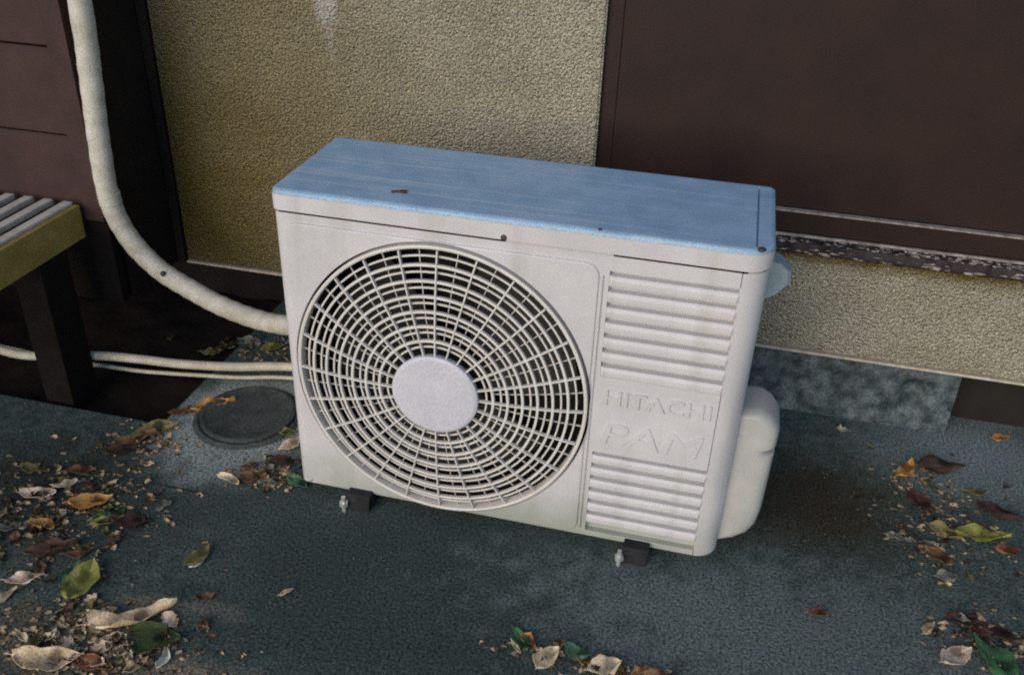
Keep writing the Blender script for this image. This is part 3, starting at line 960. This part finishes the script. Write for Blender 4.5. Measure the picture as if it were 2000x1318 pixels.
# x, y, length, width ratio, heading, curl, roll, colour, label
LEAVES = [
 (-0.120, -0.370, 0.135, 0.42, 42, 0.25, 0.75, 'tan', 'large pale tan leaf curled into a long boat shape, on the ground at front'),
 (-0.200, -0.478, 0.105, 0.55, 20, 0.20, 0.60, 'tan', 'broad tan leaf with raised rim, in the front corner below the olive leaf'),
 (-0.245, -0.455, 0.060, 0.70, 80, 0.3, 0.3, 'olive', 'small olive leaf standing against the tan leaf in the front corner'),
 (-0.249, -0.321, 0.088, 0.85, 100, 0.45, 0.45, 'yellow', 'broad yellow green cupped leaf alone on the ground beside the litter'),
 (-0.285, -0.312, 0.060, 0.55, 95, 0.2, 0.3, 'teal', 'blue green leaf tucked under the broad yellow green one'),
 (-0.069, -0.399, 0.085, 0.75, 10, 0.15, 0.25, 'darkgreen', 'dark green flat leaf just below the large curled tan leaf'),
 (-0.033, -0.425, 0.038, 0.7, 100, 0.4, 0.6, 'white', 'small whitish green leaf on the edge of the dark green leaf'),
 (-0.161, -0.392, 0.042, 0.6, -10, 0.4, 0.6, 'cream', 'small creamy curled leaf at the tip of the large curled tan leaf'),
 (-0.130, -0.411, 0.034, 0.8, 40, 0.5, 0.5, 'pink', 'small pinkish white crumpled leaf below the large curled tan leaf'),
 (-0.067, -0.448, 0.040, 0.6, 60, 0.4, 0.4, 'tan', 'small tan leaf below the dark green flat leaf at front'),
 (-0.128, -0.460, 0.060, 0.6, 0, 0.3, 0.4, 'red', 'reddish tan leaf at the front edge right of the broad tan leaf'),
 (-0.348, -0.340, 0.062, 0.55, 30, 0.3, 0.5, 'pink', 'dull pink brown leaf in the litter left of the yellow green leaf'),
 (-0.358, -0.385, 0.055, 0.5, 60, 0.3, 0.6, 'cream', 'long creamy leaf edge in the litter at far left'),
 (-0.096, -0.213, 0.056, 0.6, 75, 0.35, 0.4, 'olive', 'olive leaf with pale tip alone on the clear ground, left of centre'),
 (-0.090, -0.230, 0.026, 0.6, 50, 0.3, 0.5, 'white', 'tiny pale leaf lying against the lone olive leaf'),
 (0.086, -0.247, 0.024, 0.8, 50, 0.5, 0.6, 'cream', 'tiny creamy leaf alone on the clear ground in front of the unit'),
 (-0.303, -0.176, 0.056, 0.5, 38, 0.2, 0.7, 'yellow', 'bright yellow green folded leaf beside a dark maroon leaf'),
 (-0.308, -0.160, 0.052, 0.6, 40, 0.1, 0.2, 'green', 'green leaf behind the bright yellow green folded leaf'),
 (-0.262, -0.165, 0.072, 0.75, 15, 0.15, 0.25, 'maroon', 'dark maroon leaf lying flat beside the yellow green folded leaf'),
 (-0.361, -0.141, 0.078, 0.65, 30, 0.2, 0.3, 'orange', 'orange brown leaf with olive base behind the maroon leaf'),
 (-0.470, -0.149, 0.066, 0.5, 20, 0.35, 0.6, 'pink', 'pinkish tan curled leaf in the back litter by the far left'),
 (-0.440, -0.110, 0.046, 0.45, 35, 0.3, 0.6, 'cream', 'slim beige leaf behind the pinkish tan curled leaf'),
 (-0.407, -0.217, 0.050, 0.6, 5, 0.4, 0.5, 'orange', 'small orange leaf in front of the pinkish tan curled leaf'),
 (-0.462, -0.242, 0.045, 0.6, 30, 0.4, 0.5, 'grey', 'grey white leaf at the far left edge of the litter'),
 (-0.350, -0.271, 0.093, 0.5, 25, 0.15, 0.4, 'dark', 'long dark brown leaf behind the dull pink brown leaf'),
 (-0.300, -0.262, 0.050, 0.5, 30, 0.15, 0.3, 'brown', 'brown leaf overlapping the end of the long dark brown leaf'),
 (-0.147, -0.009, 0.056, 0.5, -15, 0.35, 0.6, 'cream', 'creamy tan leaf at the lower edge of the mortar patch'),
 (-0.110, 0.010, 0.055, 0.6, 20, 0.2, 0.4, 'brown', 'brown leaf between the creamy leaf and the unit corner'),
 (-0.072, 0.004, 0.038, 0.6, 10, 0.3, 0.4, 'grey', 'pale grey leaf near the front left corner of the unit'),
 (-0.018, 0.022, 0.052, 0.6, -20, 0.2, 0.3, 'teal', 'dull blue green leaf under the front left corner of the unit'),
 (-0.302, 0.205, 0.094, 0.45, 35, 0.3, 0.5, 'orange', 'orange yellow leaf lying on the rim of the drain cover'),
 (-0.350, 0.172, 0.066, 0.5, 30, 0.3, 0.4, 'brown', 'brown leaf between the orange leaf and the soil bed corner'),
 (-0.375, 0.090, 0.100, 0.42, 45, 0.3, 0.6, 'olive', 'long olive brown leaf at the corner of the soil bed'),
 (-0.392, 0.052, 0.085, 0.45, 40, 0.35, 0.7, 'brown', 'crumpled brown leaf next to the corner of the soil bed'),
 (-0.402, 0.012, 0.063, 0.6, 30, 0.2, 0.4, 'dark', 'very dark leaf below the crumpled brown leaf'),
 (-0.108, 0.162, 0.034, 0.8, 30, 0.4, 0.4, 'yellow', 'small yellow leaf between drain cover and unit'),
 (-0.080, 0.122, 0.054, 0.7, 60, 0.3, 0.5, 'pink', 'pinkish tan leaf against the unit beside the drain cover'),
 (-0.070, 0.070, 0.060, 0.6, 20, 0.3, 0.4, 'dark', 'dark leaf against the left flank of the unit'),
 (-0.525, -0.085, 0.058, 0.6, 10, 0.2, 0.4, 'olive', 'dull olive leaf at far left under the bench end'),
 (-0.440, -0.065, 0.058, 0.6, 30, 0.2, 0.4, 'brown', 'dull brown leaf right of the dull olive leaf'),
 (1.157, 0.391, 0.074, 0.62, 60, 0.45, 0.5, 'orange', 'orange brown curled leaf on the ground right of the unit'),
 (1.225, 0.426, 0.100, 0.62, 20, 0.1, 0.2, 'dark', 'large flat dark leaf touching the orange brown curled leaf'),
 (1.269, 0.230, 0.096, 0.62, 2, 0.5, 0.6, 'yellow', 'big yellow green cupped leaf with pale rim at far right'),
 (1.312, 0.199, 0.046, 0.7, 10, 0.2, 0.3, 'red', 'small pinkish red leaf beside the big cupped leaf at right'),
 (1.315, 0.308, 0.092, 0.45, -15, 0.1, 0.2, 'maroon', 'dark purple pointed leaf behind the big cupped leaf at right'),
 (1.284, 0.362, 0.050, 0.5, 0, 0.3, 0.4, 'olive', 'small straw olive leaf behind the dark purple pointed leaf'),
 (1.182, 0.147, 0.056, 0.7, -35, 0.3, 0.3, 'brown', 'small brown leaf in front of the big cupped leaf at right'),
 (1.190, 0.099, 0.042, 0.8, 20, 0.2, 0.3, 'grey', 'greyish leaf in front of the small brown leaf at right'),
 (1.207, 0.224, 0.062, 0.6, -20, 0.2, 0.3, 'olive', 'brownish olive leaf touching the left of the big cupped leaf'),
 (0.963, -0.053, 0.036, 0.7, 10, 0.2, 0.3, 'red', 'small red brown leaf alone in front of the right end of the unit'),
 (1.172, -0.090, 0.066, 0.75, 40, 0.5, 0.5, 'pink', 'curled orange pink leaf beside the deep green leaf in the right front corner'),
 (1.238, -0.088, 0.098, 0.58, -52, 0.12, 0.25, 'green', 'deep green leaf in the right front corner'),
 (1.251, -0.015, 0.078, 0.6, -20, 0.2, 0.3, 'dark', 'dark brown leaf behind the deep green leaf'),
 (1.202, -0.005, 0.054, 0.6, 20, 0.2, 0.4, 'maroon', 'purplish grey leaf left of the dark brown leaf near the right corner'),
 (1.370, 0.575, 0.040, 0.7, 20, 0.4, 0.4, 'orange', 'small yellow brown leaf by the dark opening under the wall'),
 (1.165, 0.295, 0.070, 0.6, -60, 0.15, 0.25, 'maroon', 'dark red brown leaf in front of the orange brown curled leaf'),
 (0.492, -0.243, 0.044, 0.7, -45, 0.3, 0.4, 'green', 'small green leaf near the front edge at centre'),
 (0.488, -0.258, 0.028, 0.4, -45, 0.3, 0.5, 'cream', 'tiny pale sliver beside the small green leaf at centre'),
 (0.541, -0.268, 0.052, 0.8, 60, 0.5, 0.5, 'cream', 'creamy crumpled leaf at the front edge, left of the blue green leaf'),
 (0.584, -0.243, 0.048, 0.7, -20, 0.3, 0.3, 'teal', 'blue green leaf between two creamy leaves at the front edge'),
 (0.632, -0.262, 0.056, 0.8, 30, 0.45, 0.5, 'cream', 'creamy brown leaf right of the blue green leaf at the front edge'),
 (0.715, -0.258, 0.064, 0.6, 5, 0.2, 0.3, 'brown', 'brown leaf at the front edge, rightmost of the front centre cluster'),
 (-0.445, 0.440, 0.052, 0.6, 20, 0.2, 0.4, 'olive', 'olive leaf in the shade by the foundation left of the pipe bend'),
 (-0.290, 0.466, 0.060, 0.6, 40, 0.3, 0.4, 'yellow', 'yellow olive leaf by the foundation under the pipe'),
 (-0.360, 0.476, 0.060, 0.6, 0, 0.3, 0.4, 'grey', 'grey leaf in the shade by the foundation between two olive leaves'),
]
def leaves():
    for i, (x, y, L, wr, hd, curl, roll, col, lab) in enumerate(LEAVES):
        bm = leaf_mesh(L, wr, curl, roll, i)
        me_o = link('leaf', bm, LM[col], smooth=True)
        z = 0.0012
        if x < -0.38 and y > 0.12:
            z = -0.02
        elif -0.42 < x < -0.05 and 0 < y < 0.4:
            z = 0.0015
        me_o.location = (x, y, z)
        me_o.rotation_euler = (R(random.uniform(-7, 7)), R(random.uniform(-6, 6)), R(hd))
        tag(me_o, lab, 'leaf')
    # smaller dry scraps, alike enough to share a label
    protos = {}
    areas = [  # cx, cy, sx, sy, count, group, label, colours
        (-0.17, -0.43, 0.13, 0.06, 60, 'leaf scraps round the front left litter', 'small dry leaf scrap in the pale litter of the left front corner', ['tan', 'cream', 'pink', 'tan', 'cream', 'brown', 'olive', 'pink', 'dark']),
        (-0.40, -0.20, 0.13, 0.14, 55, 'leaf scraps in the dark left litter', 'small leaf scrap in the darker litter along the left side', ['brown', 'dark', 'brown', 'olive', 'grey', 'dark', 'tan', 'dark', 'olive']),
        (-0.08, 0.03, 0.07, 0.05, 10, 'leaf scraps at the unit corner', 'small leaf scrap by the left front corner of the unit', ['brown', 'grey', 'dark', 'olive', 'tan']),
        (1.21, 0.26, 0.10, 0.16, 20, 'leaf scraps right of the unit', 'small leaf scrap on the ground right of the unit', ['brown', 'dark', 'grey', 'olive', 'maroon']),
        (1.24, -0.03, 0.08, 0.06, 10, 'leaf scraps in the right front corner', 'small leaf scrap in the right front corner', ['brown', 'dark', 'grey', 'tan']),
        (-0.40, 0.46, 0.14, 0.05, 14, 'leaf scraps by the foundation', 'small leaf scrap in the shade along the foundation', ['olive', 'grey', 'brown', 'dark']),
        (-0.05, -0.36, 0.10, 0.06, 9, 'leaf scraps right of the front litter', 'small pale scrap scattered beside the front left litter', ['grey', 'cream', 'pink', 'brown']),
        (0.60, -0.25, 0.12, 0.02, 7, 'leaf scraps at the front centre', 'small leaf scrap at the front edge near centre', ['tan', 'brown', 'orange', 'grey']),
    ]
    for cx, cy, sx, sy, cnt, grp, lab, cols in areas:
        for k in range(cnt):
            col = random.choice(cols)
            key = (col, random.randrange(4))
            x, y = random.gauss(cx, sx * 0.6), random.gauss(cy, sy * 0.6)
            if -0.02 < x < 0.80 and -0.03 < y < 0.29:
                x, y = cx, cy - 0.06
            if key not in protos:
                o = link('leaf', leaf_mesh(0.03, random.uniform(0.5, 0.8), random.uniform(0.2, 0.5), random.uniform(0.3, 0.7), len(protos) + 100, 0.2, 0.5), LM[col], smooth=True)
                protos[key] = o
            else:
                o = protos[key].copy()
                COL.objects.link(o)
            z = 0.001
            if x < -0.377 and y > 0.12:
                z = -0.02
            elif -0.42 < x < -0.05 and -0.01 < y < 0.4:
                z = 0.001
            o.location = (x, y, z)
            s = random.uniform(0.5, 1.2)
            o.scale = (s, s, s)
            o.rotation_euler = (R(random.uniform(-10, 10)), R(random.uniform(-10, 10)), random.uniform(0, 2 * PI))
            tag(o, lab, 'leaf', grp)
leaves()

def litter():
    """broken leaf crumbs, far too many to count"""
    rnd = random.Random(11)
    bm = bmesh.new()
    spots = [(-0.17, -0.43, 0.13, 0.055, 520), (-0.40, -0.16, 0.14, 0.13, 420), (-0.36, 0.06, 0.05, 0.04, 120), (-0.08, 0.02, 0.06, 0.03, 120),
             (-0.28, 0.46, 0.12, 0.05, 160), (1.21, 0.27, 0.09, 0.14, 240), (1.24, -0.02, 0.07, 0.05, 160), (0.60, -0.26, 0.12, 0.015, 90)]
    for cx, cy, sx, sy, n in spots:
        for _ in range(n):
            x, y = rnd.gauss(cx, sx * 0.7), rnd.gauss(cy, sy * 0.7)
            if (x < -0.37 and y > 0.115) or (-0.01 < x < 0.8 and -0.01 < y < 0.28):
                continue
            r = rnd.uniform(0.002, 0.0075)
            a = rnd.uniform(0, 6.28)
            k = rnd.choice((4, 5, 6))
            tx, ty = rnd.uniform(-0.4, 0.4), rnd.uniform(-0.4, 0.4)
            P = []
            for q in range(k):
                rr = r * rnd.uniform(0.6, 1.25)
                dx, dy = rr * math.cos(a + q * 6.283 / k) * 1.3, rr * math.sin(a + q * 6.283 / k) * 0.8
                P.append(Vector((x + dx, y + dy, dx * tx + dy * ty + rnd.uniform(0, 0.0012))))
            mn = min(p.z for p in P)
            c = Vector((x, y, -mn + 0.0006 - r * rnd.uniform(-0.15, 0.25)))
            vs = [bm.verts.new(p - Vector((0, 0, mn - 0.0006))) for p in P]
            c.z = max(c.z, 0.0004)
            vc = bm.verts.new(c)
            for q in range(k):
                bm.faces.new((vs[q], vs[(q + 1) % k], vc))
    m = mat('leaf_crumbs', (0.055, 0.036, 0.022), (0.60, 0.46, 0.29), scale=75, grain=0.4, gscale=300, rough=0.8, spec=0.15, contrast=(0.42, 0.62))
    o = link('leaf_litter', bm, m)
    o['kind'] = 'stuff'
    o['label'] = 'brown and tan crumbs of broken leaves strewn over the ground'
    o['category'] = 'leaf litter'
litter()

def grit():
    """grains and crumbs loose on the concrete"""
    bm = bmesh.new()
    rnd = random.Random(3)
    spots = [(-0.30, -0.2, 0.2, 0.2, 500), (1.15, 0.2, 0.2, 0.25, 450), (-0.1, -0.42, 0.2, 0.06, 350), (0.5, -0.15, 0.6, 0.15, 300), (-0.2, 0.08, 0.14, 0.1, 250), (1.0, -0.05, 0.3, 0.15, 200)]
    for cx, cy, sx, sy, n in spots:
        for _ in range(n):
            x, y = rnd.gauss(cx, sx * 0.6), rnd.gauss(cy, sy * 0.6)
            if x < -0.377 and y > 0.115:
                continue
            r = rnd.uniform(0.0008, 0.0028)
            z = 0.0
            a = rnd.uniform(0, 6)
            base = [bm.verts.new((x + r * math.cos(a + k * 2.094), y + r * math.sin(a + k * 2.094), z)) for k in range(3)]
            ap = bm.verts.new((x + r * 0.3 * math.cos(a), y + r * 0.3, z + r * rnd.uniform(0.6, 1.3)))
            for k in range(3):
                bm.faces.new((base[k], base[(k + 1) % 3], ap))
    o = link('grit', bm, mat('grit', (0.035, 0.033, 0.028), (0.12, 0.12, 0.10), scale=25, grain=0.3, rough=0.95))
    o['kind'] = 'stuff'
    o['label'] = 'loose grit and crumbs scattered on the concrete ground'
    o['category'] = 'grit'
grit()
